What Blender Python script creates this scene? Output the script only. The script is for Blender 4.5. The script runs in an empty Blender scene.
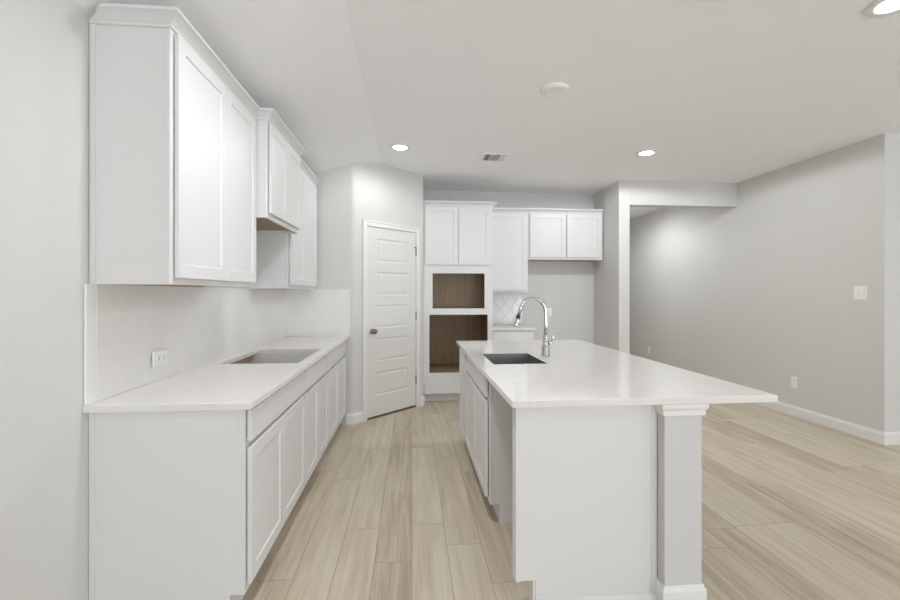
import bpy, bmesh, math, random
from mathutils import Matrix, Vector
S = bpy.context.scene
C = S.collection
PI = math.pi
random.seed(7)

# ------------------------------------------------------------------ camera, world, daylight, exposure
cam_d = bpy.data.cameras.new('camera'); cam = bpy.data.objects.new('camera', cam_d); C.objects.link(cam)
cam_d.sensor_width = 36.0; cam_d.lens = 443.0/900.0*36.0; cam_d.shift_y = -7.0/900.0; cam_d.clip_start = 0.05
cam.location = (0, 0, 1.359); cam.rotation_euler = (PI/2, 0, -0.086)
S.camera = cam
S.view_settings.view_transform = 'Standard'; S.view_settings.look = 'None'
S.view_settings.exposure = 0.07; S.view_settings.gamma = 1.0
S.view_settings.use_curve_mapping = False
S.cycles.max_bounces = 12; S.cycles.diffuse_bounces = 8; S.cycles.glossy_bounces = 5
S.cycles.sample_clamp_indirect = 6.0; S.cycles.caustics_reflective = False; S.cycles.caustics_refractive = False
S.cycles.use_denoising = True
W = bpy.data.worlds.new('daylight_sky'); S.world = W; W.use_nodes = True
W.node_tree.nodes['Background'].inputs['Color'].default_value = (0.80, 0.90, 1.0, 1)
W.node_tree.nodes['Background'].inputs['Strength'].default_value = 1.0

def area(name, loc, rot, sx, sy, power, col):
    l = bpy.data.lights.new(name, 'AREA'); l.shape = 'RECTANGLE'; l.size = sx; l.size_y = sy
    l.energy = power; l.color = col
    o = bpy.data.objects.new(name, l); C.objects.link(o); o.location = loc; o.rotation_euler = rot
    return o
DAY = (0.86, 0.925, 1.0)
# daylight entering through the windows of the living area behind and to the right of the camera
for k, wx in enumerate((0.6, 2.9, 5.2)):
    area('window_daylight', (wx, -8.12, 1.35), (PI/2, 0, 0), 1.7, 1.9, 20, DAY)
    area('window_up_fill', (wx, -8.5, 0.45), (PI/2+0.75, 0, 0), 1.7, 1.2, 236, DAY)   # added fill aimed up through the window to brighten the ceiling
for k, wy in enumerate((-2.6, 0.0)):
    area('window_daylight', (7.62, wy, 1.35), (PI/2, 0, PI/2), 1.7, 1.9, 8, DAY)
    area('window_up_fill', (8.0, wy, 0.45), (PI/2+0.75, 0, PI/2), 1.7, 1.2, 90, DAY)  # second set of added upward fill for the ceiling
CAN_POWER = 50.0
CAN_COL = (0.965, 0.98, 1.0)

# ------------------------------------------------------------------ materials
def new_mat(name):
    m = bpy.data.materials.new(name); m.use_nodes = True
    nt = m.node_tree; b = nt.nodes['Principled BSDF']
    return m, nt, b
def N(nt, t, **kw):
    n = nt.nodes.new(t)
    for k, v in kw.items(): setattr(n, k, v)
    return n
def paint(name, col, rough=0.5, bump=0.0, scale=60, spec=0.5):
    m, nt, b = new_mat(name)
    b.inputs['Base Color'].default_value = (*col, 1); b.inputs['Roughness'].default_value = rough
    b.inputs['Specular IOR Level'].default_value = spec
    if bump:
        tc = N(nt, 'ShaderNodeTexCoord'); no = N(nt, 'ShaderNodeTexNoise'); bp = N(nt, 'ShaderNodeBump')
        no.inputs['Scale'].default_value = scale; no.inputs['Detail'].default_value = 3
        nt.links.new(tc.outputs['Object'], no.inputs['Vector']); nt.links.new(no.outputs['Fac'], bp.inputs['Height'])
        bp.inputs['Strength'].default_value = bump; bp.inputs['Distance'].default_value = 0.004
        nt.links.new(bp.outputs['Normal'], b.inputs['Normal'])
    return m
M = {}
M['wall'] = paint('wall_paint', (0.665, 0.66, 0.645), 0.75, 0.35, 70, 0.3)
M['ceiling'] = paint('ceiling_paint', (0.915, 0.92, 0.935), 0.85, 0.5, 60, 0.2)
M['white'] = paint('cabinet_paint', (0.74, 0.74, 0.745), 0.42, 0.03, 25)
M['trimw'] = paint('trim_paint', (0.80, 0.80, 0.79), 0.42)
M['doorw'] = paint('door_paint', (0.76, 0.755, 0.74), 0.45)
M['plate'] = paint('white_plastic', (0.88, 0.88, 0.87), 0.35)
M['column'] = paint('column_paint', (0.62, 0.615, 0.61), 0.6, 0.1, 70)
M['dark'] = paint('dark_slot', (0.03, 0.03, 0.03), 0.6)
M['duct'] = paint('duct_grey', (0.20, 0.20, 0.20), 0.7)
M['black'] = paint('black_rubber', (0.02, 0.02, 0.022), 0.4)
M['threshold'] = paint('bronze_threshold', (0.12, 0.09, 0.065), 0.5)
def metal(name, col, rough):
    m, nt, b = new_mat(name)
    b.inputs['Base Color'].default_value = (*col, 1); b.inputs['Metallic'].default_value = 1; b.inputs['Roughness'].default_value = rough
    return m
M['chrome'] = metal('polished_chrome', (0.58, 0.58, 0.585), 0.06)
M['nickel'] = metal('satin_nickel', (0.26, 0.25, 0.24), 0.30)
m, nt, b = new_mat('brushed_steel'); M['steel'] = m
b.inputs['Metallic'].default_value = 1; b.inputs['Roughness'].default_value = 0.3; b.inputs['Base Color'].default_value = (0.42, 0.42, 0.42, 1)
tc = N(nt, 'ShaderNodeTexCoord'); mp = N(nt, 'ShaderNodeMapping'); no = N(nt, 'ShaderNodeTexNoise'); bp = N(nt, 'ShaderNodeBump')
mp.inputs['Scale'].default_value = (8, 300, 300); no.inputs['Scale'].default_value = 3
nt.links.new(tc.outputs['Object'], mp.inputs['Vector']); nt.links.new(mp.outputs['Vector'], no.inputs['Vector'])
nt.links.new(no.outputs['Fac'], bp.inputs['Height']); bp.inputs['Strength'].default_value = 0.15; bp.inputs['Distance'].default_value = 0.001
nt.links.new(bp.outputs['Normal'], b.inputs['Normal'])

# glowing diffuser of the recessed lights
m, nt, b = new_mat('lit_diffuser'); M['lit'] = m
b.inputs['Base Color'].default_value = (0.9, 0.9, 0.88, 1)
b.inputs['Emission Color'].default_value = (1, 0.97, 0.92, 1); b.inputs['Emission Strength'].default_value = 14

# white quartz with faint veins
m, nt, b = new_mat('white_quartz'); M['quartz'] = m
b.inputs['Roughness'].default_value = 0.10
tc = N(nt, 'ShaderNodeTexCoord'); n1 = N(nt, 'ShaderNodeTexNoise'); n2 = N(nt, 'ShaderNodeTexNoise')
n1.inputs['Scale'].default_value = 1.6; n1.inputs['Detail'].default_value = 5; n1.inputs['Distortion'].default_value = 1.4
n2.inputs['Scale'].default_value = 9; n2.inputs['Detail'].default_value = 3
nt.links.new(tc.outputs['Object'], n1.inputs['Vector']); nt.links.new(tc.outputs['Object'], n2.inputs['Vector'])
r1 = N(nt, 'ShaderNodeValToRGB'); e = r1.color_ramp.elements
e[0].position = 0.47; e[0].color = (0, 0, 0, 1); e[1].position = 0.53; e[1].color = (0, 0, 0, 1)
k = e.new(0.50); k.color = (1, 1, 1, 1)
nt.links.new(n1.outputs['Fac'], r1.inputs['Fac'])
mu = N(nt, 'ShaderNodeMath', operation='MULTIPLY'); nt.links.new(r1.outputs['Color'], mu.inputs[0]); nt.links.new(n2.outputs['Fac'], mu.inputs[1])
mx = N(nt, 'ShaderNodeMix', data_type='RGBA'); mx.inputs['A'].default_value = (0.79, 0.775, 0.755, 1); mx.inputs['B'].default_value = (0.73, 0.71, 0.685, 1)
nt.links.new(mu.outputs[0], mx.inputs['Factor']); nt.links.new(mx.outputs['Result'], b.inputs['Base Color'])

# wood of the cabinet insides
def wood(name, c0, c1, sc=(30, 30, 1.5), rough=0.5):
    m, nt, b = new_mat(name)
    tc = N(nt, 'ShaderNodeTexCoord'); mp = N(nt, 'ShaderNodeMapping'); no = N(nt, 'ShaderNodeTexNoise'); cr = N(nt, 'ShaderNodeValToRGB')
    mp.inputs['Scale'].default_value = sc; no.inputs['Scale'].default_value = 1.0; no.inputs['Detail'].default_value = 5
    cr.color_ramp.elements[0].position = 0.3; cr.color_ramp.elements[0].color = (*c0, 1)
    cr.color_ramp.elements[1].position = 0.7; cr.color_ramp.elements[1].color = (*c1, 1)
    nt.links.new(tc.outputs['Object'], mp.inputs['Vector']); nt.links.new(mp.outputs['Vector'], no.inputs['Vector'])
    nt.links.new(no.outputs['Fac'], cr.inputs['Fac']); nt.links.new(cr.outputs['Color'], b.inputs['Base Color'])
    b.inputs['Roughness'].default_value = rough
    return m
M['wood'] = wood('cabinet_inside_wood', (0.28, 0.197, 0.113), (0.36, 0.262, 0.162))
M['plywood'] = wood('plywood_edge', (0.45, 0.34, 0.24), (0.56, 0.44, 0.32), (3, 60, 60))

# oak vinyl planks: every plank carries its own tone and grain offset
m, nt, b = new_mat('oak_planks'); M['floor'] = m
uv = N(nt, 'ShaderNodeUVMap', uv_map='plank'); at = N(nt, 'ShaderNodeAttribute', attribute_name='tone')
sx = N(nt, 'ShaderNodeSeparateXYZ'); nt.links.new(uv.outputs['UV'], sx.inputs[0])
def mathn(op, a, bb=None, nt=None):
    n = N(nt, 'ShaderNodeMath', operation=op)
    for i, v in enumerate((a, bb)):
        if v is None: continue
        if isinstance(v, (int, float)): n.inputs[i].default_value = v
        else: nt.links.new(v, n.inputs[i])
    return n.outputs[0]
off = mathn('MULTIPLY', at.outputs['Fac'], 37.0, nt)
cb = N(nt, 'ShaderNodeCombineXYZ'); nt.links.new(sx.outputs['X'], cb.inputs['X']); nt.links.new(sx.outputs['Y'], cb.inputs['Y']); nt.links.new(off, cb.inputs['Z'])
def grain(scale, detail, dist, sc=1.0):
    mp = N(nt, 'ShaderNodeMapping'); mp.inputs['Scale'].default_value = scale
    no = N(nt, 'ShaderNodeTexNoise'); no.inputs['Scale'].default_value = sc; no.inputs['Detail'].default_value = detail; no.inputs['Distortion'].default_value = dist
    nt.links.new(cb.outputs[0], mp.inputs['Vector']); nt.links.new(mp.outputs['Vector'], no.inputs['Vector'])
    return no.outputs['Fac']
g1 = grain((30, 1.6, 1), 8, 0.7); g2 = grain((8, 0.8, 1), 4, 1.2); g3 = grain((130, 4, 1), 4, 0.2)
mixv = mathn('ADD', mathn('MULTIPLY', g1, 0.5, nt), mathn('MULTIPLY', g2, 0.5, nt), nt)
mixv = mathn('ADD', mixv, mathn('MULTIPLY', mathn('SUBTRACT', g3, 0.5, nt), 0.34, nt), nt)
mixv = mathn('ADD', mixv, mathn('MULTIPLY', mathn('SUBTRACT', at.outputs['Fac'], 0.5, nt), 0.22, nt), nt)
cr = N(nt, 'ShaderNodeValToRGB'); e = cr.color_ramp.elements
e[0].position = 0.28; e[0].color = (0.40, 0.335, 0.25, 1); e[1].position = 0.72; e[1].color = (0.66, 0.59, 0.48, 1)
k = e.new(0.48); k.color = (0.56, 0.488, 0.38, 1)
nt.links.new(mixv, cr.inputs['Fac'])
# bevelled seam between planks
wid = N(nt, 'ShaderNodeAttribute', attribute_name='plank_length')
ex = mathn('MINIMUM', sx.outputs['X'], mathn('SUBTRACT', 0.187, sx.outputs['X'], nt), nt)
ey = mathn('MINIMUM', sx.outputs['Y'], mathn('SUBTRACT', wid.outputs['Fac'], sx.outputs['Y'], nt), nt)
ed = mathn('MINIMUM', ex, ey, nt)
mr = N(nt, 'ShaderNodeMapRange'); mr.inputs['From Min'].default_value = 0.0004; mr.inputs['From Max'].default_value = 0.0026
nt.links.new(ed, mr.inputs['Value'])
mx = N(nt, 'ShaderNodeMix', data_type='RGBA'); mx.inputs['A'].default_value = (0.30, 0.25, 0.185, 1)
nt.links.new(mr.outputs['Result'], mx.inputs['Factor']); nt.links.new(cr.outputs['Color'], mx.inputs['B'])
nt.links.new(mx.outputs['Result'], b.inputs['Base Color'])
b.inputs['Roughness'].default_value = 0.42; b.inputs['Specular IOR Level'].default_value = 0.35
bp = N(nt, 'ShaderNodeBump'); bp.inputs['Strength'].default_value = 0.25; bp.inputs['Distance'].default_value = 0.002
hh = mathn('ADD', mr.outputs['Result'], mathn('MULTIPLY', g1, 0.3, nt), nt); nt.links.new(hh, bp.inputs['Height']); nt.links.new(bp.outputs['Normal'], b.inputs['Normal'])

# lantern (arabesque) wall tile; object X runs along the wall, object Z up
def tile_mat(name, w, h, base, grout, var):
    m, nt, b = new_mat(name)
    tc = N(nt, 'ShaderNodeTexCoord'); s = N(nt, 'ShaderNodeSeparateXYZ'); nt.links.new(tc.outputs['Object'], s.inputs[0])
    U = mathn('MULTIPLY', s.outputs['X'], 2*PI/w, nt); V = mathn('MULTIPLY', s.outputs['Z'], 2*PI/h, nt)
    Vp = mathn('ADD', V, mathn('MULTIPLY', mathn('SINE', mathn('MULTIPLY', V, 2, nt), None, nt), 0.25, nt), nt)
    g = mathn('ADD', mathn('COSINE', U, None, nt), mathn('COSINE', Vp, None, nt), nt)
    gr = mathn('SQRT', mathn('ADD', mathn('ADD', mathn('POWER', mathn('SINE', U, None, nt), 2, nt), mathn('POWER', mathn('SINE', Vp, None, nt), 2, nt), nt), 0.02, nt), None, nt)
    a = mathn('DIVIDE', mathn('ABSOLUTE', g, None, nt), gr, nt)
    mr = N(nt, 'ShaderNodeMapRange'); mr.inputs['From Min'].default_value = 0.06; mr.inputs['From Max'].default_value = 0.14; nt.links.new(a, mr.inputs['Value'])
    i = mathn('FLOOR', mathn('DIVIDE', mathn('ADD', mathn('ADD', U, Vp, nt), PI, nt), 2*PI, nt), None, nt)
    j = mathn('FLOOR', mathn('DIVIDE', mathn('ADD', mathn('SUBTRACT', U, Vp, nt), PI, nt), 2*PI, nt), None, nt)
    cb = N(nt, 'ShaderNodeCombineXYZ'); nt.links.new(i, cb.inputs['X']); nt.links.new(j, cb.inputs['Y'])
    wn = N(nt, 'ShaderNodeTexWhiteNoise', noise_dimensions='2D'); nt.links.new(cb.outputs[0], wn.inputs['Vector'])
    no = N(nt, 'ShaderNodeTexNoise'); no.inputs['Scale'].default_value = 14; no.inputs['Detail'].default_value = 3; nt.links.new(tc.outputs['Object'], no.inputs['Vector'])
    f = mathn('ADD', mathn('MULTIPLY', wn.outputs['Value'], 0.6, nt), mathn('MULTIPLY', no.outputs['Fac'], 0.4, nt), nt)
    m1 = N(nt, 'ShaderNodeMix', data_type='RGBA'); nt.links.new(f, m1.inputs['Factor'])
    m1.inputs['A'].default_value = (*[c*(1-var) for c in base], 1); m1.inputs['B'].default_value = (*base, 1)
    m2 = N(nt, 'ShaderNodeMix', data_type='RGBA'); nt.links.new(mr.outputs['Result'], m2.inputs['Factor'])
    m2.inputs['A'].default_value = (*grout, 1); nt.links.new(m1.outputs['Result'], m2.inputs['B'])
    nt.links.new(m2.outputs['Result'], b.inputs['Base Color'])
    rr = N(nt, 'ShaderNodeMapRange'); rr.inputs['To Min'].default_value = 0.24; rr.inputs['To Max'].default_value = 0.16
    nt.links.new(mr.outputs['Result'], rr.inputs['Value']); nt.links.new(rr.outputs['Result'], b.inputs['Roughness'])
    m3 = N(nt, 'ShaderNodeMapRange'); m3.inputs['From Min'].default_value = 0.0; m3.inputs['From Max'].default_value = 0.35; nt.links.new(a, m3.inputs['Value'])
    hgt = mathn('ADD', m3.outputs['Result'], mathn('MULTIPLY', no.outputs['Fac'], 0.9, nt), nt)
    bp = N(nt, 'ShaderNodeBump'); bp.inputs['Strength'].default_value = 0.11; bp.inputs['Distance'].default_value = 0.003
    nt.links.new(hgt, bp.inputs['Height']); nt.links.new(bp.outputs['Normal'], b.inputs['Normal'])
    return m
M['tile'] = tile_mat('lantern_tile', 0.165, 0.235, (0.83, 0.82, 0.805), (0.83, 0.82, 0.805), 0.05)
M['tile_back'] = tile_mat('lantern_tile_grey_mix', 0.150, 0.215, (0.72, 0.71, 0.70), (0.46, 0.455, 0.45), 0.22)

# ------------------------------------------------------------------ mesh helpers
class B:
    """collects shapes in one bmesh and links them as one mesh object"""
    def __init__(s): s.bm = bmesh.new(); s.mi = 0
    def mat(s, i): s.mi = i; return s
    def _f(s, vs):
        try:
            f = s.bm.faces.new(vs); f.material_index = s.mi; return f
        except ValueError: return None
    def box(s, x0, x1, y0, y1, z0, z1):
        v = [s.bm.verts.new(p) for p in ((x0,y0,z0),(x1,y0,z0),(x1,y1,z0),(x0,y1,z0),(x0,y0,z1),(x1,y0,z1),(x1,y1,z1),(x0,y1,z1))]
        for q in ((3,2,1,0),(4,5,6,7),(0,1,5,4),(1,2,6,5),(2,3,7,6),(3,0,4,7)): s._f([v[i] for i in q])
        return s
    def prism(s, pts, z0, z1):
        a = [s.bm.verts.new((x,y,z0)) for x,y in pts]; c = [s.bm.verts.new((x,y,z1)) for x,y in pts]
        n = len(pts); s._f(a[::-1]); s._f(c)
        for i in range(n): s._f((a[i], a[(i+1)%n], c[(i+1)%n], c[i]))
        return s
    def slab_hole(s, o, h, z0, z1):
        """rectangular slab (x0,x1,y0,y1) with a rectangular hole"""
        def ring(r, z): return [s.bm.verts.new((x,y,z)) for x,y in ((r[0],r[2]),(r[1],r[2]),(r[1],r[3]),(r[0],r[3]))]
        ob, ot, hb, ht = ring(o,z0), ring(o,z1), ring(h,z0), ring(h,z1)
        for i in range(4):
            j = (i+1)%4
            s._f((ot[i],ot[j],ht[j],ht[i])); s._f((ob[j],ob[i],hb[i],hb[j]))
            s._f((ob[i],ob[j],ot[j],ot[i])); s._f((hb[j],hb[i],ht[i],ht[j]))
        return s
    def lathe(s, prof, n=32, c=(0,0,0), close=True):
        """prof [(r,z)] about z"""
        rings = []
        for r, z in prof:
            rings.append([s.bm.verts.new((c[0]+r*math.cos(2*PI*i/n), c[1]+r*math.sin(2*PI*i/n), c[2]+z)) for i in range(n)])
        for a, bb in zip(rings, rings[1:]):
            for i in range(n):
                f = s._f((a[i], a[(i+1)%n], bb[(i+1)%n], bb[i]))
                if f: f.smooth = True
        if close: s._f(rings[0][::-1]); s._f(rings[-1])
        return s
    def tube(s, pts, rad, n=16):
        """round tube along points; rad number or list"""
        P = [Vector(p) for p in pts]; R = rad if isinstance(rad, (list, tuple)) else [rad]*len(P)
        rings = []; up = None
        for i, p in enumerate(P):
            t = (P[min(i+1, len(P)-1)] - P[max(i-1, 0)]).normalized()
            if up is None: up = Vector((0,1,0)) if abs(t.y) < 0.9 else Vector((1,0,0))
            a = (up - t*up.dot(t)).normalized(); bb = t.cross(a); up = a
            rings.append([s.bm.verts.new(p + (a*math.cos(2*PI*k/n) + bb*math.sin(2*PI*k/n))*R[i]) for k in range(n)])
        for a, bb in zip(rings, rings[1:]):
            for i in range(n):
                f = s._f((a[i], a[(i+1)%n], bb[(i+1)%n], bb[i]))
                if f: f.smooth = True
        s._f(rings[0][::-1]); s._f(rings[-1])
        return s
    def sweep(s, path, prof, closed=False):
        """moulding: path [(x,y)] walked with the wall on the LEFT hand (outward = right side); prof [(out,z)]"""
        P = [Vector(p) for p in path]; n = len(P); rings = []
        for i in range(n):
            def nrm(a, bb):
                d = (bb-a).normalized(); return Vector((d.y, -d.x))
            if closed: n0, n1 = nrm(P[i-1], P[i]), nrm(P[i], P[(i+1)%n])
            else:
                n0 = nrm(P[i-1], P[i]) if i else nrm(P[0], P[1])
                n1 = nrm(P[i], P[i+1]) if i < n-1 else n0
            mm = (n0+n1); mm = mm / max(1e-6, mm.dot(n0))
            rings.append([s.bm.verts.new((P[i].x+mm.x*o, P[i].y+mm.y*o, z)) for o, z in prof])
        k = len(prof); m = n if closed else n-1
        for i in range(m):
            a, bb = rings[i], rings[(i+1)%n]
            for j in range(k): s._f((a[j], a[(j+1)%k], bb[(j+1)%k], bb[j]))
        if not closed: s._f(rings[0][::-1]); s._f(rings[-1])
        return s
    def xf(s, mtx): bmesh.ops.transform(s.bm, matrix=mtx, verts=s.bm.verts); return s
    def build(s, name, mats, parent=None, bevel=0.0, seg=2, loc=None, rot=0.0):
        bmesh.ops.recalc_face_normals(s.bm, faces=s.bm.faces)
        if bevel:
            ed = [e for e in s.bm.edges if len(e.link_faces) == 2 and e.calc_face_angle(0) > 0.5 and not (e.link_faces[0].smooth and e.link_faces[1].smooth)]
            bmesh.ops.bevel(s.bm, geom=ed, offset=bevel, segments=seg, affect='EDGES', profile=0.5, clamp_overlap=True)
        me = bpy.data.meshes.new(name); s.bm.to_mesh(me); s.bm.free()
        for q in (mats if isinstance(mats, (list, tuple)) else [mats]): me.materials.append(q)
        o = bpy.data.objects.new(name, me); C.objects.link(o)
        if parent: o.parent = parent
        if loc: o.location = loc
        if rot: o.rotation_euler = (0, 0, rot)
        return o

def tag(o, label, cat, group=None, kind=None):
    o['label'] = label; o['category'] = cat
    if group: o['group'] = group
    if kind: o['kind'] = kind
    return o
def thing(name, label, cat, loc=(0,0,0), rot=0.0, group=None):
    o = bpy.data.objects.new(name, None); C.objects.link(o); o.empty_display_size = 0.1
    o.location = loc; o.rotation_euler = (0, 0, rot)
    return tag(o, label, cat, group)
def struct(b, name, mats, label, cat, bevel=0.0, **kw):
    return tag(b.build(name, mats, None, bevel, **kw), label, cat, None, 'structure')
def ring_pt(c, r, a): return (c[0]+r*math.cos(a), c[1]+r*math.sin(a))

# ------------------------------------------------------------------ room shell
H = 2.79; XL = -1.293; YP = 4.66; XR = 4.22; YB = 6.20; YN = -8.0; XE = 7.5; YE = 9.5
XC = -0.33; ZC = 2.485                                   # where the sloped ceiling meets the flat one / height at the left wall
U45 = Vector((math.sqrt(.5), math.sqrt(.5)))
P0 = Vector((-0.600, YP)); P1 = P0 + U45*1.0465           # the angled pantry wall

# floor: one quad per plank
bm = bmesh.new(); uvl = bm.loops.layers.uv.new('plank'); tl = bm.faces.layers.float.new('tone'); ll = bm.faces.layers.float.new('plank_length')
PW, PL = 0.187, 1.30
joints = {0: 2.61, -1: 2.255, 1: 2.38, -2: 2.587, -3: 1.98, -4: 2.158, 2: 2.05, 3: 2.9}
tones = {}
c0 = int(math.floor((XL-0.1)/PW))
for c in range(c0, int(XE/PW)+2):
    x0, x1 = c*PW, (c+1)*PW
    st = joints.get(c, random.uniform(1.5, 2.8))
    k0 = int(math.floor((YN-0.2-st)/PL))
    for k in range(k0, int((YE-st)/PL)+2):
        y0, y1 = st+k*PL, st+(k+1)*PL
        vs = [bm.verts.new(p) for p in ((x0,y0,0),(x1,y0,0),(x1,y1,0),(x0,y1,0))]
        f = bm.faces.new(vs); f[tl] = random.random(); f[ll] = PL
        for lp, u in zip(f.loops, ((0,0),(PW,0),(PW,PL),(0,PL))): lp[uvl].uv = u
me = bpy.data.meshes.new('floor'); bm.to_mesh(me); bm.free(); me.materials.append(M['floor'])
o = bpy.data.objects.new('floor', me); C.objects.link(o); tag(o, 'light oak plank floor running away from the camera', 'floor', None, 'structure')

b = B()
prof = [(XL-0.15, ZC-0.15*(H-ZC)/(XC-XL)), (XC, H), (XE+0.1, H), (XE+0.1, H+0.2), (XL-0.15, H+0.2)]
v0 = [b.bm.verts.new((x, YN-0.1, z)) for x, z in prof]; v1 = [b.bm.verts.new((x, YE+0.1, z)) for x, z in prof]
b._f(v0); b._f(v1[::-1])
for i in range(5): b._f((v0[i], v0[(i+1)%5], v1[(i+1)%5], v1[i]))
struct(b, 'ceiling', M['ceiling'], 'pale grey ceiling, sloping down over the left cabinets', 'ceiling')

struct(B().box(XL-0.12, XL, YN-0.1, YP+0.1, 0, H), 'wall_left', M['wall'], 'pale grey wall behind the left cabinet run', 'wall')
# pantry: return wall + angled wall with rounded corner and a door opening
DT0, DT1, DH = 0.174, 0.916, 2.075
def arc_corner(c, d0, d1, r, n=5):
    """points rounding corner c between incoming direction d0 and outgoing d1"""
    a = c - d0*r; bb = c + d1*r
    return [tuple(a*(1-t)**2 + c*2*t*(1-t) + bb*t*t) for t in [i/n for i in range(n+1)]]
IN45 = Vector((-U45.y, U45.x))
q0 = P0 + U45*(DT0-0.012)
b = B()
b.prism([(XL-0.12, YP)] + arc_corner(P0, Vector((1,0)), U45, 0.03) + [tuple(q0), tuple(q0+IN45*0.11), (P0.x-0.05, YP+0.11), (XL-0.12, YP+0.11)], 0, H+0.05)
q1 = P0 + U45*(DT1+0.012)
b.prism([tuple(q1)] + arc_corner(P1, U45, Vector((0,1)), 0.02) + [(P1.x, YB+0.05), (P1.x-0.11, YB+0.05), (P1.x-0.11, P1.y+0.05), tuple(q1+IN45*0.11)], 0, H+0.05)
b.prism([tuple(q0), tuple(q1), tuple(q1+IN45*0.11), tuple(q0+IN45*0.11)], DH+0.012, H+0.05)
struct(b, 'wall_pantry', M['wall'], 'angled pale grey corner wall around the pantry door', 'wall')
struct(B().box(P1.x-0.11, 2.62, YB, YB+0.1, 0, H), 'wall_back', M['wall'], 'pale grey wall behind the tall and hung cabinets', 'wall')
struct(B().box(2.62, 2.76, 5.42, YE, 0, H), 'wall_alcove', M['wall'], 'narrow wall end between fridge alcove and hallway', 'wall')
struct(B().box(2.762, XR-0.001, 5.42, 5.56, 2.483, H), 'wall_header', M['wall'], 'dropped header over the hallway opening', 'wall')
struct(B().box(XR, XR+0.12, 3.62, YE, 0, H), 'wall_right', M['wall'], 'long pale grey wall on the right with a switch plate', 'wall')
struct(B().box(XR+0.12, XE+0.1, 3.62, 3.74, 0, H), 'wall_right_return', M['wall'], 'wall turning the corner at the right edge', 'wall')
struct(B().box(2.76, XR, YE, YE+0.1, 0, H), 'wall_hall_end', M['wall'], 'end wall of the hallway', 'wall')
# behind the camera: walls with window openings
def wall_with_windows(name, horiz, a0, a1, c, t, wins, label):
    b = B(); z0, z1 = 0.40, 2.30; x = a0
    def bx(u0, u1, w0, w1):
        if horiz: b.box(u0, u1, c, c+t, w0, w1)
        else: b.box(c, c+t, u0, u1, w0, w1)
    for wc in wins:
        bx(x, wc-0.85, 0, H); bx(wc-0.85, wc+0.85, 0, z0); bx(wc-0.85, wc+0.85, z1, H); x = wc+0.85
    bx(x, a1, 0, H)
    return struct(b, name, M['wall'], label, 'wall')
wall_with_windows('wall_front', True, XL-0.12, XE+0.1, YN-0.1, 0.1, (0.6, 2.9, 5.2), 'wall with three windows behind the camera')
wall_with_windows('wall_far_right', False, YN, 3.62, XE, 0.1, (-2.6, 0.0), 'wall with two windows on the far right')
mg, nt, bs = new_mat('window_glass'); M['glass'] = mg
nt.nodes.remove(bs)
tr = N(nt, 'ShaderNodeBsdfTransparent'); gl = N(nt, 'ShaderNodeBsdfGlossy'); gl.inputs['Roughness'].default_value = 0.02
mxs = N(nt, 'ShaderNodeMixShader'); mxs.inputs[0].default_value = 0.06
nt.links.new(tr.outputs[0], mxs.inputs[1]); nt.links.new(gl.outputs[0], mxs.inputs[2]); nt.links.new(mxs.outputs[0], nt.nodes['Material Output'].inputs['Surface'])
wi = 0
def window(x, y, rot, label):
    global wi
    wi += 1
    t = tag(B().box(-0.85,-0.80,-0.04,0.04,0.40,2.30).box(0.80,0.85,-0.04,0.04,0.40,2.30).box(-0.80,0.80,-0.04,0.04,0.40,0.45)
            .box(-0.80,0.80,-0.04,0.04,2.25,2.30).box(-0.80,0.80,-0.03,0.03,1.33,1.37).build('window_%d' % wi, M['trimw'], None, 0.0, loc=(x,y,0), rot=rot), label, 'window', None, 'structure')
    B().box(-0.80,0.80,-0.004,0.004,0.45,1.33).box(-0.80,0.80,-0.004,0.004,1.37,2.25).build('pane', M['glass'], t)
for k, wx in enumerate((0.6, 2.9, 5.2)): window(wx, YN-0.05, 0, 'white window behind the camera, ' + ('nearest the left wall', 'the middle of three', 'nearest the right corner')[k])
for k, wy in enumerate((-2.6, 0.0)): window(XE+0.05, wy, PI/2, 'white window on the far right, ' + ('further behind the camera', 'nearer the kitchen')[k])

# baseboards
BP = [(0,0),(0.014,0),(0.014,0.082),(0.012,0.092),(0.007,0.099),(0.005,0.112),(0,0.112)]
EPS = 0.001
def baseboard(name, path, label):
    return struct(B().sweep(path, BP), name, M['trimw'], label, 'baseboard', 0.0)
dv = lambda t: tuple(P0 + U45*t)
baseboard('baseboard_pantry', [(-0.672, YP), tuple(P0), dv(0.112)], 'short white baseboard left of the pantry door')
baseboard('baseboard_pantry_right', [dv(0.978), tuple(P1), (P1.x, 5.485)], 'tiny white baseboard right of the pantry door')
baseboard('baseboard_right', [(XR, YE-0.02), (XR, 3.62), (XE, 3.62)], 'white baseboard along the right wall and round its corner')
baseboard('baseboard_back', [(1.60, YB), (2.62, YB), (2.62, 5.42), (2.76, 5.42), (2.76, YE-0.02)], 'white baseboard in the fridge alcove and hall')
baseboard('baseboard_left', [(XL, YN+0.02), (XL, 1.865)], 'white baseboard on the left wall before the cabinets')

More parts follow.
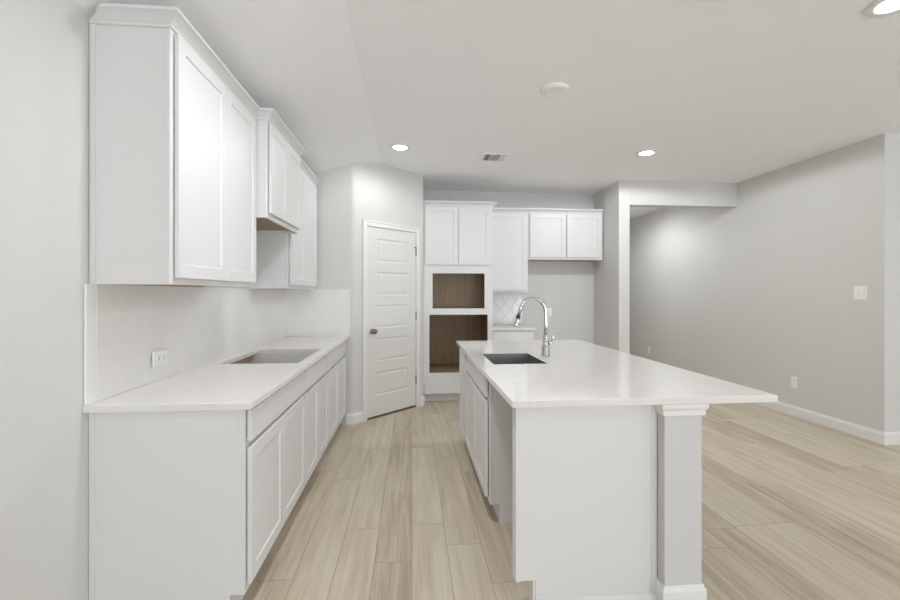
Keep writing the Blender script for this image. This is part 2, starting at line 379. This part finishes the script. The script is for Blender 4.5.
# pantry door with casing
cas = B()
R45 = Matrix.Translation((P0.x, P0.y, 0)) @ Matrix.Rotation(PI/4, 4, 'Z')
CW = 0.058
for (u0, u1, z0, z1) in ((DT0-0.004-CW, DT0-0.004, 0, DH+0.004+CW), (DT1+0.004, DT1+0.004+CW, 0, DH+0.004+CW), (DT0-0.004, DT1+0.004, DH+0.004, DH+0.004+CW)):
    cas.box(u0, u1, -0.012, 0.0, z0, z1)
cas.box(DT0-0.004-CW, DT0-0.004-CW+0.016, -0.019, -0.012, 0, DH+0.004+CW).box(DT1+CW+0.004-0.016, DT1+0.004+CW, -0.019, -0.012, 0, DH+0.004+CW)
cas.box(DT0-0.004-CW+0.016, DT1+CW+0.004-0.016, -0.019, -0.012, DH+0.004+CW-0.016, DH+0.004+CW)
cas.box(DT0-0.012, DT0-0.003, 0.0, 0.11, 0, DH+0.003).box(DT1+0.003, DT1+0.012, 0.0, 0.11, 0, DH+0.003).box(DT0-0.012, DT1+0.012, 0.0, 0.11, DH+0.003, DH+0.012)
cas.xf(R45)
struct(cas, 'trim_1', M['trimw'], 'white casing around the pantry door', 'door casing', 0.002)

def panel_door(w, h, t, panels, b=None):
    """slab with moulded recessed panels on its -y face; panels (x0,x1,z0,z1); built as a grid of faces"""
    b = b or B(); bm = b.bm
    xs = sorted({0, w, *[p[0] for p in panels], *[p[1] for p in panels]}); zs = sorted({0, h, *[p[2] for p in panels], *[p[3] for p in panels]})
    g = {}
    def V(x, z):
        k = (round(x,5), round(z,5))
        if k not in g: g[k] = bm.verts.new((x, 0, z))
        return g[k]
    for i in range(len(xs)-1):
        for j in range(len(zs)-1):
            x0, x1, z0, z1 = xs[i], xs[i+1], zs[j], zs[j+1]
            q = [V(x0,z0), V(x1,z0), V(x1,z1), V(x0,z1)]
            if any(abs(p[0]-x0)<1e-6 and abs(p[1]-x1)<1e-6 and abs(p[2]-z0)<1e-6 and abs(p[3]-z1)<1e-6 for p in panels):
                prev = q
                for ins, dep in ((0.009, 0.006), (0.020, 0.007), (0.038, 0.002)):
                    r = [bm.verts.new(p) for p in ((x0+ins,dep,z0+ins),(x1-ins,dep,z0+ins),(x1-ins,dep,z1-ins),(x0+ins,dep,z1-ins))]
                    for k in range(4): b._f((prev[k], prev[(k+1)%4], r[(k+1)%4], r[k]))
                    prev = r
                b._f(prev)
            else: b._f(q)
    # sides and back
    bk = [bm.verts.new(p) for p in ((0,t,0),(w,t,0),(w,t,h),(0,t,h))]
    b._f(bk[::-1])
    rim = [[V(x,0) for x in xs], [V(w,z) for z in zs], [V(x,h) for x in xs[::-1]], [V(0,z) for z in zs[::-1]]]
    for k in range(4): b._f(rim[k][::-1] + [bk[k], bk[(k+1)%4]])
    return b
pz = [(1.695,1.955),(1.330,1.590),(0.968,1.228),(0.605,0.865),(0.235,0.495)]
DW_ = DT1-DT0
d = panel_door(DW_, DH-0.022, 0.035, [(0.135, DW_-0.125, a-0.022, c-0.022) for a, c in pz])
d.xf(R45 @ Matrix.Translation((DT0, 0.004, 0.022)))
door = struct(d, 'door_1', M['doorw'], 'white five-panel pantry door set in the angled wall', 'door', 0.0)
k = fbody = B().lathe([(0.0,0),(0.030,0),(0.031,0.004),(0.028,0.008),(0.013,0.012),(0.012,0.030),(0.020,0.036),(0.028,0.046),(0.029,0.056),(0.024,0.066),(0.010,0.071),(0.0,0.0715)], 28, close=False)
k.xf(R45 @ Matrix.Translation((DT0+0.070, 0.004, 0.945)) @ Matrix.Rotation(PI/2, 4, 'X'))
o = k.build('door_knob', M['nickel'], door); o['label'] = 'satin nickel round knob'
for hz in (1.845, 1.09, 0.33):
    hb = B().tube([(0,0,-0.045),(0,0,0.045)], 0.0065, 12).box(-0.004,0.030,-0.001,0.006,-0.044,0.044)
    hb.xf(R45 @ Matrix.Translation((DT1+0.0015, -0.004, hz)))
    hg = hb.build('hinge', M['nickel'], door)
    if hz > 1.8:
        st = B().tube([(0,0,0.052),(-0.012,-0.012,0.052),(-0.05,-0.03,0.052)], 0.004, 10).tube([(-0.05,-0.03,0.052),(-0.056,-0.034,0.052)], 0.008, 12).tube([(0,0,0.046),(0,0,0.06)], 0.009, 12)
        st.xf(R45 @ Matrix.Translation((DT1+0.0015, -0.004, hz))); st.build('door_stop', M['nickel'], hg)
th = B().box(DT0-0.001, DT1+0.001, -0.002, 0.06, 0.0, 0.012).xf(R45)
struct(th, 'trim_2', M['threshold'], 'dark strip under the pantry door', 'threshold')

# ------------------------------------------------------------------ cabinetry
WH = [M['white'], M['wood'], M['plywood']]
def shaker(name, parent, x0, x1, z0, z1, y=-0.0225, t=0.018, st=0.057, dep=0.0065):
    w, h = x1-x0, z1-z0; b = B(); bm = b.bm
    fr = [(0,0),(w,0),(w,h),(0,h)]
    o = [bm.verts.new((x,0,z)) for x,z in fr]
    i1 = [bm.verts.new((x,0,z)) for x,z in ((st,st),(w-st,st),(w-st,h-st),(st,h-st))]
    i2 = [bm.verts.new((x,dep,z)) for x,z in ((st+.003,st+.003),(w-st-.003,st+.003),(w-st-.003,h-st-.003),(st+.003,h-st-.003))]
    bk = [bm.verts.new((x,t,z)) for x,z in fr]
    for k in range(4):
        j = (k+1)%4
        b._f((o[k],o[j],i1[j],i1[k])); b._f((i1[k],i1[j],i2[j],i2[k])); b._f((o[j],o[k],bk[k],bk[j]))
    b._f(i2); b._f(bk[::-1])
    return b.build(name, M['white'], parent, 0.0018, 2, loc=(x0, y, z0))
def slabfront(name, parent, x0, x1, z0, z1, y=-0.0225, t=0.018):
    return B().box(0, x1-x0, 0, t, 0, z1-z0).build(name, M['white'], parent, 0.0025, 2, loc=(x0, y, z0))
CROWN = [(0,2.440),(0.007,2.440),(0.010,2.443),(0.010,2.450),(0.007,2.454),(0.012,2.458),(0.020,2.466),(0.034,2.476),(0.046,2.482),(0.052,2.484),(0.052,2.497),(0,2.497)]

def upper(name, label, loc, rot, w, d, z0, doors, crown_path, group, top=2.446):
    t = thing(name, label, 'cabinet', loc, rot, group)
    b = B(); T = 0.016; e = 0.0005
    b.box(e, e+T, 0.0195, d, z0, top).box(w-e-T, w-e, 0.0195, d, z0, top)
    b.box(e+T, w-e-T, 0.0195, d, top-T, top).box(e+T, w-e-T, d-0.008, d, z0+0.022, top-T)
    b.mat(1).box(e+T, w-e-T, 0.0195, d-0.008, z0+0.022, z0+0.022+T)
    b.mat(2).box(e+T, w-e-T, d-0.024, d-0.0085, z0, z0+0.0215)
    b.build('carcass', WH, t)
    f = B(); s = 0.038
    f.box(e, s, 0, 0.019, z0, top).box(w-s, w-e, 0, 0.019, z0, top).box(s, w-s, 0, 0.019, z0, z0+s).box(s, w-s, 0, 0.019, top-s, top)
    if len(doors) > 1: f.box(w/2-0.02, w/2+0.02, 0, 0.019, z0+s, top-s)
    f.build('face_frame', M['white'], t, 0.001, 1)
    for x0, x1, a, c in doors: shaker('door', t, x0, x1, a, c)
    cr = B().sweep(crown_path, CROWN)
    return t, cr
UX = -0.982; UD = 0.308
# left run; local x runs away from the camera
t1, cr = upper('wall_cabinet', 'tall white two-door wall cabinet at the near end of the left run', (UX, 1.90, 0), PI/2, 0.96, UD, 1.394,
           [(0.022,0.498,1.422,2.428),(0.502,0.938,1.422,2.428)], [(0, UD-0.003),(0,0),(0.959,0)][::1], 'white wall cabinets of the left run')
# trim the crown where it meets the sloped ceiling
n = Vector((-0.55, 0, 1.0)).normalized()            # scribe cut of the crown's wall end
co = Vector((XL, 0, ZC-0.036))
Mw = Matrix.Translation((UX,1.90,0)) @ Matrix.Rotation(PI/2, 4, 'Z'); Mi = Mw.inverted()
res = bmesh.ops.bisect_plane(cr.bm, geom=cr.bm.verts[:]+cr.bm.edges[:]+cr.bm.faces[:], plane_co=Mi @ co, plane_no=Mi.to_3x3() @ n, clear_outer=True)
bmesh.ops.holes_fill(cr.bm, edges=[e_ for e_ in cr.bm.edges if e_.is_boundary])
cr.build('crown_moulding', M['white'], t1)
B().box(-0.004, 0.0, 0.0, 0.020, 1.394, 2.440).build('edge_strip', M['white'], t1, 0.0008, 1)
B().box(-0.004, 0.0, UD-0.022, UD, 1.394, 2.440).build('edge_strip', M['white'], t1, 0.0008, 1)

HX = -0.902; HD = 0.388
t2, cr = upper('wall_cabinet', 'short white wall cabinet over the cooktop cutout, standing proud of its neighbours', (HX, 2.861, 0), PI/2, 0.768, HD, 1.832,
           [(0.020,0.382,1.862,2.428),(0.386,0.748,1.862,2.428)], [(0, HD-UD-0.001),(0,0),(0.768,0),(0.768,HD-UD-0.001)], 'white wall cabinets of the left run')
cr.build('crown_moulding', M['white'], t2)
t3, cr = upper('wall_cabinet', 'tall white two-door wall cabinet at the far end beside the pantry', (UX, 3.630, 0), PI/2, 0.985, UD, 1.394,
           [(0.022,0.490,1.422,2.428),(0.494,0.963,1.422,2.428)], [(0.001,0),(0.985,0)], 'white wall cabinets of the left run')
cr.build('crown_moulding', M['white'], t3)

# back wall hung cabinets
UY = YB - 0.32
t4, cr = upper('wall_cabinet', 'single-door white wall cabinet above the small tiled backsplash', (1.013, UY, 0), 0, 0.552, 0.319, 1.372,
           [(0.022,0.530,1.400,2.428)], [(0.057,0),(0.551,0)], 'white hung cabinets on the back wall')
cr.build('crown_moulding', M['white'], t4)
t5, cr = upper('wall_cabinet', 'short white two-door cabinet over the empty fridge space', (1.566, UY, 0), 0, 1.044, 0.319, 1.812,
           [(0.022,0.520,1.842,2.428),(0.535,1.022,1.842,2.428)], [(0.001,0),(1.043,0)], 'white hung cabinets on the back wall')
cr.build('crown_moulding', M['white'], t5)

# base cabinets of the left run
BX = -0.688; BD = 0.603; BT = 0.883; TK = 0.114
def base(name, label, loc, rot, w, d, doors, drawers, group, near=False, far=False, open_top=True, full=True, notch=True):
    t = thing(name, label, 'cabinet', loc, rot, group)
    T = 0.016; e = 0.0005; b = B()
    for x0 in (e, w-e-T):
        b.box(x0, x0+T, 0.0195, d, TK, BT).box(x0, x0+T, 0.076, d, 0.0, TK)
    b.mat(1).box(e+T, w-e-T, 0.0195, d-0.009, TK, TK+T).box(e+T, w-e-T, d-0.008, d, TK, BT)
    b.mat(2).box(e+T, w-e-T, d-0.028, d-0.0095, BT-0.09, BT).box(e+T, w-e-T, d-0.028, d-0.0095, BT-0.26, BT-0.17)
    b.build('carcass', WH, t)
    B().box(e, w-e, 0.060, 0.0755, 0.0, TK-0.001).build('toe_kick', M['white'], t)
    f = B(); s = 0.038
    f.box(e, s, 0, 0.019, TK, BT).box(w-s, w-e, 0, 0.019, TK, BT).box(s, w-s, 0, 0.019, TK, TK+0.03).box(s, w-s, 0, 0.019, BT-0.022, BT)
    if drawers: f.box(s, w-s, 0, 0.019, 0.700, 0.760)
    if len(doors) > 1: f.box(w/2-0.02, w/2+0.02, 0, 0.019, TK+0.03, 0.700)
    f.build('face_frame', M['white'], t, 0.001, 1)
    for x0, x1, a, c in doors: shaker('door', t, x0, x1, a, c)
    for x0, x1, a, c in drawers: slabfront('drawer_front', t, x0, x1, a, c)
    return t
DZ = (0.147, 0.717); RZ = (0.742, 0.870)
g = 'white base cabinets of the left run'
bc1 = base('base_cabinet', 'near-end white base cabinet of the left run with its plain side panel showing', (BX, 1.900, 0), PI/2, 0.960, BD,
     [(0.012,0.479,*DZ),(0.483,0.950,*DZ)], [(0.012,0.950,*RZ)], g)
pv = B()      # notched finished end
pts = [(0.0195,TK),(0.0195,BT),(BD,BT),(BD,0.0),(0.078,0.0),(0.078,TK)]
a_ = [pv.bm.verts.new((0.0,y,z)) for y,z in pts]; c_ = [pv.bm.verts.new((-0.003,y,z)) for y,z in pts]
pv._f(a_); pv._f(c_[::-1])
for i in range(6): pv._f((a_[i],a_[(i+1)%6],c_[(i+1)%6],c_[i]))
endp = pv.build('end_panel', M['white'], bc1)
B().box(-0.006,-0.0032,0.0,0.024,TK,BT).build('edge_strip', M['white'], endp, 0.0008, 1)
B().box(-0.006,-0.0032,BD-0.022,BD,0.0,BT).build('edge_strip', M['white'], endp, 0.0008, 1)
bc2 = base('base_cabinet', 'middle white base cabinet of the left run, under the cooktop cutout', (BX, 2.861, 0), PI/2, 0.768, BD,
     [(0.014,0.382,*DZ),(0.386,0.754,*DZ)], [(0.014,0.754,*RZ)], g)
bc3 = base('base_cabinet', 'far white base cabinet of the left run, meeting the pantry wall', (BX, 3.630, 0), PI/2, 0.985, BD,
     [(0.014,0.490,*DZ),(0.494,0.940,*DZ)], [(0.014,0.940,*RZ)], g)

tag(B().slab_hole((XL+0.001, -0.650, 1.860, YP-0.001), (-1.214, -0.722, 2.892, 3.622), 0.884, 0.914).build('countertop', M['quartz'], None, 0.003, 2),
    'white quartz countertop with a cooktop cutout on the left run', 'countertop')

# backsplashes (object X along the wall, Z up)
bs = B().box(0.053, 2.782, 0, 0.009, 0, 0.481).build('backsplash', M['tile'], None, 0.001, 1, loc=(XL+0.010, 1.876, 0.9145), rot=PI/2)
tag(bs, 'white lantern tile backsplash along the left wall', 'backsplash')
bs2 = B().box(0.0, 0.648, -0.009, 0, 0, 0.481).build('backsplash', M['tile'], None, 0.001, 1, loc=(XL+0.0105, YP-0.001, 0.9145))
tag(bs2, 'short return of white tile on the end wall, at the far end of the counter', 'backsplash')
tag(B().box(0, 0.060, 0, 0.0095, 0, 0.481).build('tile_edge_trim', M['plate'], None, 0.002, 2, loc=(XL+0.0105, 1.868, 0.9145), rot=PI/2),
    'narrow white upright trim closing the near end of the left backsplash', 'tile trim')

# tall oven cabinet
TY = 5.50; TD = YB-TY-0.001
tall = thing('oven_cabinet', 'tall white cabinet with two empty wood-lined oven openings', 'cabinet', (0.132, TY, 0))
w = 0.880
b = B(); T = 0.016
b.box(0.0005, T, 0.0195, TD, 0, 2.446).box(w-T, w-0.0005, 0.0195, TD, 0, 2.446).box(T, w-T, 0.0195, TD, 2.43, 2.446).box(T, w-T, TD-0.008, TD, 1.66, 2.414)
b.mat(1)
b.box(T+0.0005, T+0.006, 0.0195, TD-0.009, 0.352, 1.648).box(w-T-0.006, w-T-0.0005, 0.0195, TD-0.009, 0.352, 1.648)
b.box(T, w-T, TD-0.008, TD, 0.10, 1.66).box(T+0.006, w-T-0.006, 0.42, 0.432, 1.148, 1.640)  # inner back added at shallow depth so the upper opening renders brighter
b.box(T+0.006, w-T-0.006, 0.0195, TD-0.0085, 1.640, 1.656).box(T+0.006, w-T-0.006, 0.0195, TD-0.0085, 1.118, 1.148).box(T+0.006, w-T-0.006, 0.0195, TD-0.0085, 0.340, 0.363)
b.box(T, w-T, 0.0195, TD-0.0085, 0.10, 0.116)
b.build('carcass', WH, tall)
f = B()
f.box(0.0005, 0.085, 0, 0.019, 0.10, 2.446).box(0.817, w-0.0005, 0, 0.019, 0.10, 2.446)
for a, c in ((2.40,2.446),(1.604,1.735),(1.088,1.166),(0.240,0.366),(0.10,0.130)): f.box(0.085, 0.817, 0, 0.019, a, c)
f.build('face_frame', M['white'], tall, 0.001, 1)
for x0 in (0.085, 0.777): B().box(x0, x0+0.040, 0.0, 0.019, 1.1665, 1.6035).build('filler_strip', M['white'], tall)
shaker('door', tall, 0.030, 0.441, 1.710, 2.428); shaker('door', tall, 0.446, 0.852, 1.710, 2.428)
slabfront('drawer_front', tall, 0.030, 0.852, 0.112, 0.246)
B().box(0.0005, w-0.0005, 0.075, 0.091, 0, 0.098).build('toe_kick', M['white'], tall)
B().sweep([(0.0005,0),(w,0),(w,TD-0.32)], CROWN).build('crown_moulding', M['white'], tall)

# small base cabinet + counter + tile on the back wall
sb = base('base_cabinet', 'small white base cabinet between the oven cabinet and the fridge space', (1.013, 5.585, 0), 0, 0.550, YB-5.585-0.001,
     [(0.014,0.536,*DZ)], [(0.014,0.536,*RZ)], None)
tag(B().box(1.0135, 1.578, 5.545, YB-0.001, 0.884, 0.914).build('countertop', M['quartz'], None, 0.003, 2), 'small white quartz counter beside the oven cabinet', 'countertop')
bs3 = B().box(0, 0.549, 0, 0.009, 0, 0.456).build('backsplash', M['tile_back'], None, 0.001, 1, loc=(1.0135, YB-0.010, 0.9145))
tag(bs3, 'small grey-white lantern tile backsplash on the back wall', 'backsplash')

# ------------------------------------------------------------------ island
IX = 0.446; ID = 0.606
g = 'island cabinets'
# local x runs toward the camera (rotation -90): world y = loc.y - x
sink_cab = base('base_cabinet', 'island sink base cabinet with two doors under one wide false drawer', (IX+0.010, 3.600, 0), -PI/2, 1.025, ID-0.010,
     [(0.005,0.488,*DZ),(0.492,0.993,*DZ)], [(0.060,0.993,*RZ)], g)
end_cab = base('base_cabinet', 'far island cabinet with one full-height door', (IX+0.010, 4.055, 0), -PI/2, 0.454, ID-0.010,
     [(0.030,0.447,0.147,0.870)], [], g)
ie = thing('island_end_panel', 'big plain white end panel of the island facing the camera', 'end panel', (IX, 1.878, 0))
pts = [(0,TK),(0,BT),(0.636,BT),(0.636,0.0),(0.088,0.0),(0.088,TK)]
pv = B(); a_ = [pv.bm.verts.new((x,0,z)) for x,z in pts]; c_ = [pv.bm.verts.new((x,0.062,z)) for x,z in pts]
pv._f(a_); pv._f(c_[::-1])
for i in range(6): pv._f((a_[i],a_[(i+1)%6],c_[(i+1)%6],c_[i]))
iep = pv.build('panel', M['white'], ie, 0.0015, 1)
B().box(0.0, 0.021, -0.003, -0.0002, TK, BT).build('edge_strip', M['white'], iep, 0.0008, 1)
B().box(0.612, 0.636, -0.003, -0.0002, 0.0365, BT).build('edge_strip', M['white'], iep, 0.0008, 1)
B().sweep([(0.0885,-0.0002),(0.636,-0.0002)], [(0,0),(0.012,0),(0.012,0.014),(0.009,0.026),(0.004,0.033),(0,0.034)]).build('base_trim', M['white'], ie)
B().box(0.076, 0.0875, 0.004, 0.058, 0, TK-0.001).build('toe_kick', M['white'], ie)
tag(B().box(1.0595, 1.0815, 1.942, 4.05, 0.0, BT).build('island_back_panel', M['white'], None, 0.0015, 1), 'plain white panel closing the seating side of the island', 'end panel')

def column(y, label):
    t = thing('island_column', label, 'column', (1.169, y, 0), 0, 'square columns under the island overhang')
    s = 0.0845
    B().box(-s, s, -s, s, 0.0, BT-0.0005).build('shaft', M['column'], t, 0.002, 2)
    q = [(-s-EPS,-s-EPS),(s+EPS,-s-EPS),(s+EPS,s+EPS),(-s-EPS,s+EPS)]
    q2 = q
    B().sweep(q2, [(0,0),(0.013,0),(0.013,0.074),(0.011,0.082),(0.006,0.089),(0.004,0.100),(0,0.100)], True).build('base_moulding', M['trimw'], t)
    B().sweep(q2, [(0,0.832),(0.010,0.832),(0.010,0.850),(0.012,0.856),(0.017,0.862),(0.019,0.868),(0.019,0.8825),(0,0.8825)], True).build('cap_moulding', M['trimw'], t)
    return t
column(1.906, 'grey square column with white cap and base at the near end of the island')
column(3.965, 'grey square column with white cap and base at the far end of the island')

SK = (0.510, 0.856, 2.735, 3.225)
tag(B().slab_hole((0.412, 1.586, 1.795, 4.105), SK, 0.884, 0.914).build('island_countertop', M['quartz'], None, 0.003, 2),
    'long white quartz island top with a sink cutout', 'countertop')
sk = thing('kitchen_sink', 'dark stainless undermount sink let into the island top', 'sink', ((SK[0]+SK[1])/2, (SK[2]+SK[3])/2, 0.66))
b = B(); bm = b.bm
hx, hy = (SK[1]-SK[0])/2-0.003, (SK[3]-SK[2])/2-0.003
def rrect(hx, hy, r, z, n=5):
    out = []
    for cx, cy, a0 in ((hx-r,hy-r,0),(-hx+r,hy-r,PI/2),(-hx+r,-hy+r,PI),(hx-r,-hy+r,1.5*PI)):
        for i in range(n+1): out.append(bm.verts.new((cx+r*math.cos(a0+i*PI/2/n), cy+r*math.sin(a0+i*PI/2/n), z)))
    return out
rings = [rrect(hx+0.0025, hy+0.0025, 0.006, 0.2525), rrect(hx, hy, 0.008, 0.2525), rrect(hx-0.004, hy-0.004, 0.022, 0.03), rrect(hx-0.022, hy-0.022, 0.03, 0.004), rrect(0.055, 0.055, 0.05, 0.0)]
rings.append(rrect(hx-0.02, hy-0.02, 0.03, -0.004)); rings.append(rrect(hx-0.002, hy-0.002, 0.022, 0.02)); rings.append(rrect(hx+0.002, hy+0.002, 0.010, 0.219)); rings.append(rrect(hx+0.0025, hy+0.0025, 0.006, 0.2505))
for a, c in list(zip(rings[:5], rings[1:5])) + list(zip(rings[5:], rings[6:])):
    for i in range(len(a)): b._f((a[i], a[(i+1)%len(a)], c[(i+1)%len(a)], c[i]))
b._f(rings[4]); b._f(rings[5])
for i in range(len(rings[0])): b._f((rings[0][i], rings[0][(i+1)%24], rings[8][(i+1)%24], rings[8][i]))
bowl = b.build('bowl', M['steel'], sk)
B().lathe([(0.0,0.0015),(0.043,0.0015),(0.045,0.003),(0.030,0.005),(0.028,0.002),(0.012,0.002),(0.010,0.006),(0.0,0.0065)], 28, close=False).build('drain', M['chrome'], bowl)

# faucet
FX, FY = 0.942, 3.06
fa = thing('faucet', 'chrome gooseneck pull-down faucet standing behind the island sink', 'faucet', (FX, FY, 0.9145))
fbody = B().lathe([(0.0,0),(0.030,0),(0.030,0.006),(0.027,0.012),(0.0275,0.066),(0.0245,0.074),(0.0205,0.080),(0.0198,0.140),(0.0188,0.148),(0.0160,0.152),(0.0,0.152)], 32, close=False).build('body', M['chrome'], fa)
pth = [(0,0,0.1522)] + [(-0.012*t*0, 0, 0.152+0.160*t) for t in (0.33,0.66,1.0)]
cx, cz, r = -0.092, 0.312, 0.092
for i in range(1, 19):
    a = math.radians(i*9.2); pth.append((cx+r*math.cos(a), 0, cz+r*math.sin(a)))
pth.append((pth[-1][0]-0.0125, 0, pth[-1][2]-0.046))
B().tube(pth, 0.0132, 20).build('neck', M['chrome'], fa)
e1 = Vector(pth[-1]); dr = (e1-Vector(pth[-2])).normalized()
B().tube([e1+dr*0.0005, e1+dr*0.024], [0.0150,0.0155], 20).build('grip_ring', M['black'], fa)['label'] = 'black ring above the spray head'
h0 = e1+dr*0.0245
B().tube([h0, h0+dr*0.005, h0+dr*0.044, h0+dr*0.056, h0+dr*0.059], [0.0160,0.0170,0.0200,0.0200,0.0170], 20).build('spray_head', M['chrome'], fa)
hl = B().tube([(0.0205,0,0.092),(0.034,0,0.092),(0.050,0,0.094),(0.055,0,0.094)], [0.0135,0.0140,0.0140,0.010], 18)
hl.tube([(0.044,0,0.100),(0.050,0,0.122),(0.060,0,0.152),(0.065,0,0.168)], [0.0062,0.0060,0.0052,0.0045], 12)
hl.build('lever_handle', M['chrome'], fbody)

# ------------------------------------------------------------------ plates on the walls
def plate_obj(name, label, loc, rot, w, h, kind, group=None):
    """wall plate facing local -y; kind duplex / rocker / double"""
    t = thing(name, label, 'outlet' if name == 'wall_outlet' else 'switch', loc, rot, group)
    b = B().box(-w/2, w/2, -0.006, -0.0005, -h/2, h/2); b.build('cover_plate', M['plate'], t, 0.002, 2)
    if kind == 'duplex':
        for s in (-1, 1):
            cz = s*0.020
            rc = B().box(-0.017, 0.017, -0.0085, -0.0062, cz-0.0145, cz+0.0145).build('receptacle', M['plate'], t, 0.001, 1)
            sl = B()
            for dx in (-0.0065, 0.0065): sl.box(dx-0.0012, dx+0.0012, -0.0092, -0.0088, cz-0.001, cz+0.008)
            sl.box(-0.002, 0.002, -0.0092, -0.0088, cz-0.010, cz-0.006)
            sl.build('slots', M['dark'], rc)
    elif kind == 'sideways':
        for s in (-1, 1):
            rc = B().box(s*0.020-0.0145, s*0.020+0.0145, -0.0085, -0.0062, -0.017, 0.017).build('receptacle', M['plate'], t, 0.001, 1)
            sl = B()
            for dz in (-0.0065, 0.0065): sl.box(s*0.020-0.001, s*0.020+0.008, -0.0092, -0.0088, dz-0.0016, dz+0.0016)
            sl.box(s*0.020-0.010, s*0.020-0.006, -0.0092, -0.0088, -0.002, 0.002)
            sl.build('slots', M['dark'], rc)
    else:
        for cx in ((-0.024, 0.024) if kind == 'double' else (0,)):
            b = B(); bm = b.bm
            pr = [(-0.0062,-0.034),(-0.0085,-0.034),(-0.0125,0.034),(-0.0062,0.034)]
            v0 = [bm.verts.new((cx-0.0165,y,z)) for y,z in pr]; v1 = [bm.verts.new((cx+0.0165,y,z)) for y,z in pr]
            b._f(v0); b._f(v1[::-1])
            for i in range(4): b._f((v0[i],v0[(i+1)%4],v1[(i+1)%4],v1[i]))
            b.build('rocker', M['plate'], t, 0.001, 1)
    return t
plate_obj('wall_outlet', 'white sideways outlet on the left tile backsplash', (XL+0.0198, 2.362, 1.030), PI/2, 0.130, 0.076, 'sideways')
plate_obj('light_switch', 'white double switch plate high on the right wall', (XR, 3.83, 1.360), -PI/2, 0.125, 0.125, 'double')
plate_obj('wall_outlet', 'white outlet low on the right wall, below and left of the switch', (XR, 4.555, 0.372), -PI/2, 0.078, 0.122, 'duplex')
plate_obj('wall_outlet', 'white outlet low on the right wall inside the hallway', (XR, 7.57, 0.345), -PI/2, 0.078, 0.122, 'duplex')
plate_obj('wall_outlet', 'white outlet on the back wall inside the fridge space', (1.955, YB, 1.085), 0, 0.078, 0.122, 'duplex')

# ------------------------------------------------------------------ ceiling fittings
def can(x, y, label, power=CAN_POWER, blend=0.55):
    t = thing('recessed_light', label, 'ceiling light', (x, y, H), 0, 'recessed ceiling lights')
    B().lathe([(0.068,-0.0005),(0.110,-0.0005),(0.110,-0.004),(0.103,-0.008),(0.076,-0.009),(0.068,-0.006),(0.068,-0.0005)], 40, close=False).build('trim_ring', M['trimw'], t)
    B().lathe([(0.0,-0.009),(0.04,-0.0085),(0.0675,-0.007),(0.0675,-0.001),(0.0,-0.001)], 40, close=False).build('diffuser', M['lit'], t)
    l = bpy.data.lights.new('recessed_light_lamp', 'SPOT'); l.spot_size = math.radians(179); l.spot_blend = blend; l.shadow_soft_size = 0.075; l.energy = power; l.color = CAN_COL
    o = bpy.data.objects.new('recessed_light_lamp', l); C.objects.link(o); o.parent = t; o.location = (0, 0, -0.03)
    return t
can(-0.115, 4.37, 'lit recessed light in front of the pantry door', 19.0)
can(2.385, 4.33, 'lit recessed light in front of the hallway header', 66.0, 0.12)
can(2.37, 1.99, 'lit recessed light cut by the top right corner of the photo', 7.0, 0.1)
can(-0.115, 1.99, 'lit recessed light above the aisle at the near end of the left run', 66.0, 0.9)
can(-0.115, -0.40, 'added recessed light out of view above the camera on the left side', 15.0)  # unseen fitting added to help light the kitchen
can(2.37, -0.40, 'added recessed light out of view behind the camera on the right side', 10.0)  # also out of view, added for extra light
can(4.9, 1.0, 'added recessed light out of view over the living area at right', 12.0)  # not seen; put in to add light from the right
can(3.25, 6.9, 'lit recessed light inside the hallway', 62.0)

cp = thing('ceiling_cover_plate', 'plain round white cover plate on the ceiling above the island', 'ceiling plate', (0.996, 3.03, H))
B().lathe([(0.0,-0.0190),(0.056,-0.0190),(0.0575,-0.0192),(0.060,-0.0212),(0.062,-0.0216),(0.080,-0.0212),(0.088,-0.0180),(0.094,-0.0110),(0.0965,-0.0040),(0.0965,-0.0005),(0.0,-0.0005)], 48, close=False).build('plate', M['plate'], cp)

vt = thing('ceiling_vent', 'white three-way air register in the ceiling before the oven cabinet', 'vent', (0.868, 4.605, H))
f = B(); o_, i_ = 0.138, 0.108
for a in ((-o_,o_,-o_,-i_),(-o_,o_,i_,o_),(-o_,-i_,-i_,i_),(i_,o_,-i_,i_),(-0.052,-0.044,-i_,i_),(0.048,0.056,-i_,i_)): f.box(a[0],a[1],a[2],a[3],-0.010,-0.0005)
f.build('frame', M['plate'], vt, 0.0015, 1)
B().box(-i_, i_, -i_, i_, -0.0015, -0.0005).build('duct_back', M['duct'], vt)
def louvre(x0, x1, y0, y1, tilt, alongy):
    b = B(); n = 5 if alongy else 14
    for k in range(n):
        s_ = B()
        if alongy:
            c = x0 + (k+0.5)*(x1-x0)/n; mt = Matrix.Translation((c, 0, -0.006)) @ Matrix.Rotation(tilt, 4, 'Y'); q = (-0.0055,0.0055,y0,y1,-0.0005,0.0005)
        else:
            c = y0 + (k+0.5)*(y1-y0)/n; mt = Matrix.Translation((0, c, -0.006)) @ Matrix.Rotation(tilt, 4, 'X'); q = (x0,x1,-0.0055,0.0055,-0.0005,0.0005)
        n0 = len(b.bm.verts); b.box(*q); b.bm.verts.ensure_lookup_table()
        bmesh.ops.transform(b.bm, matrix=mt, verts=b.bm.verts[n0:])
    return b.build('louvre_bank', M['plate'], vt)
louvre(-i_+0.001, -0.053, -i_+0.002, i_-0.002, math.radians(-50), True)
louvre(-0.043, 0.047, -i_+0.002, i_-0.002, math.radians(38), False)
louvre(0.057, i_-0.001, -i_+0.002, i_-0.002, math.radians(38), True)
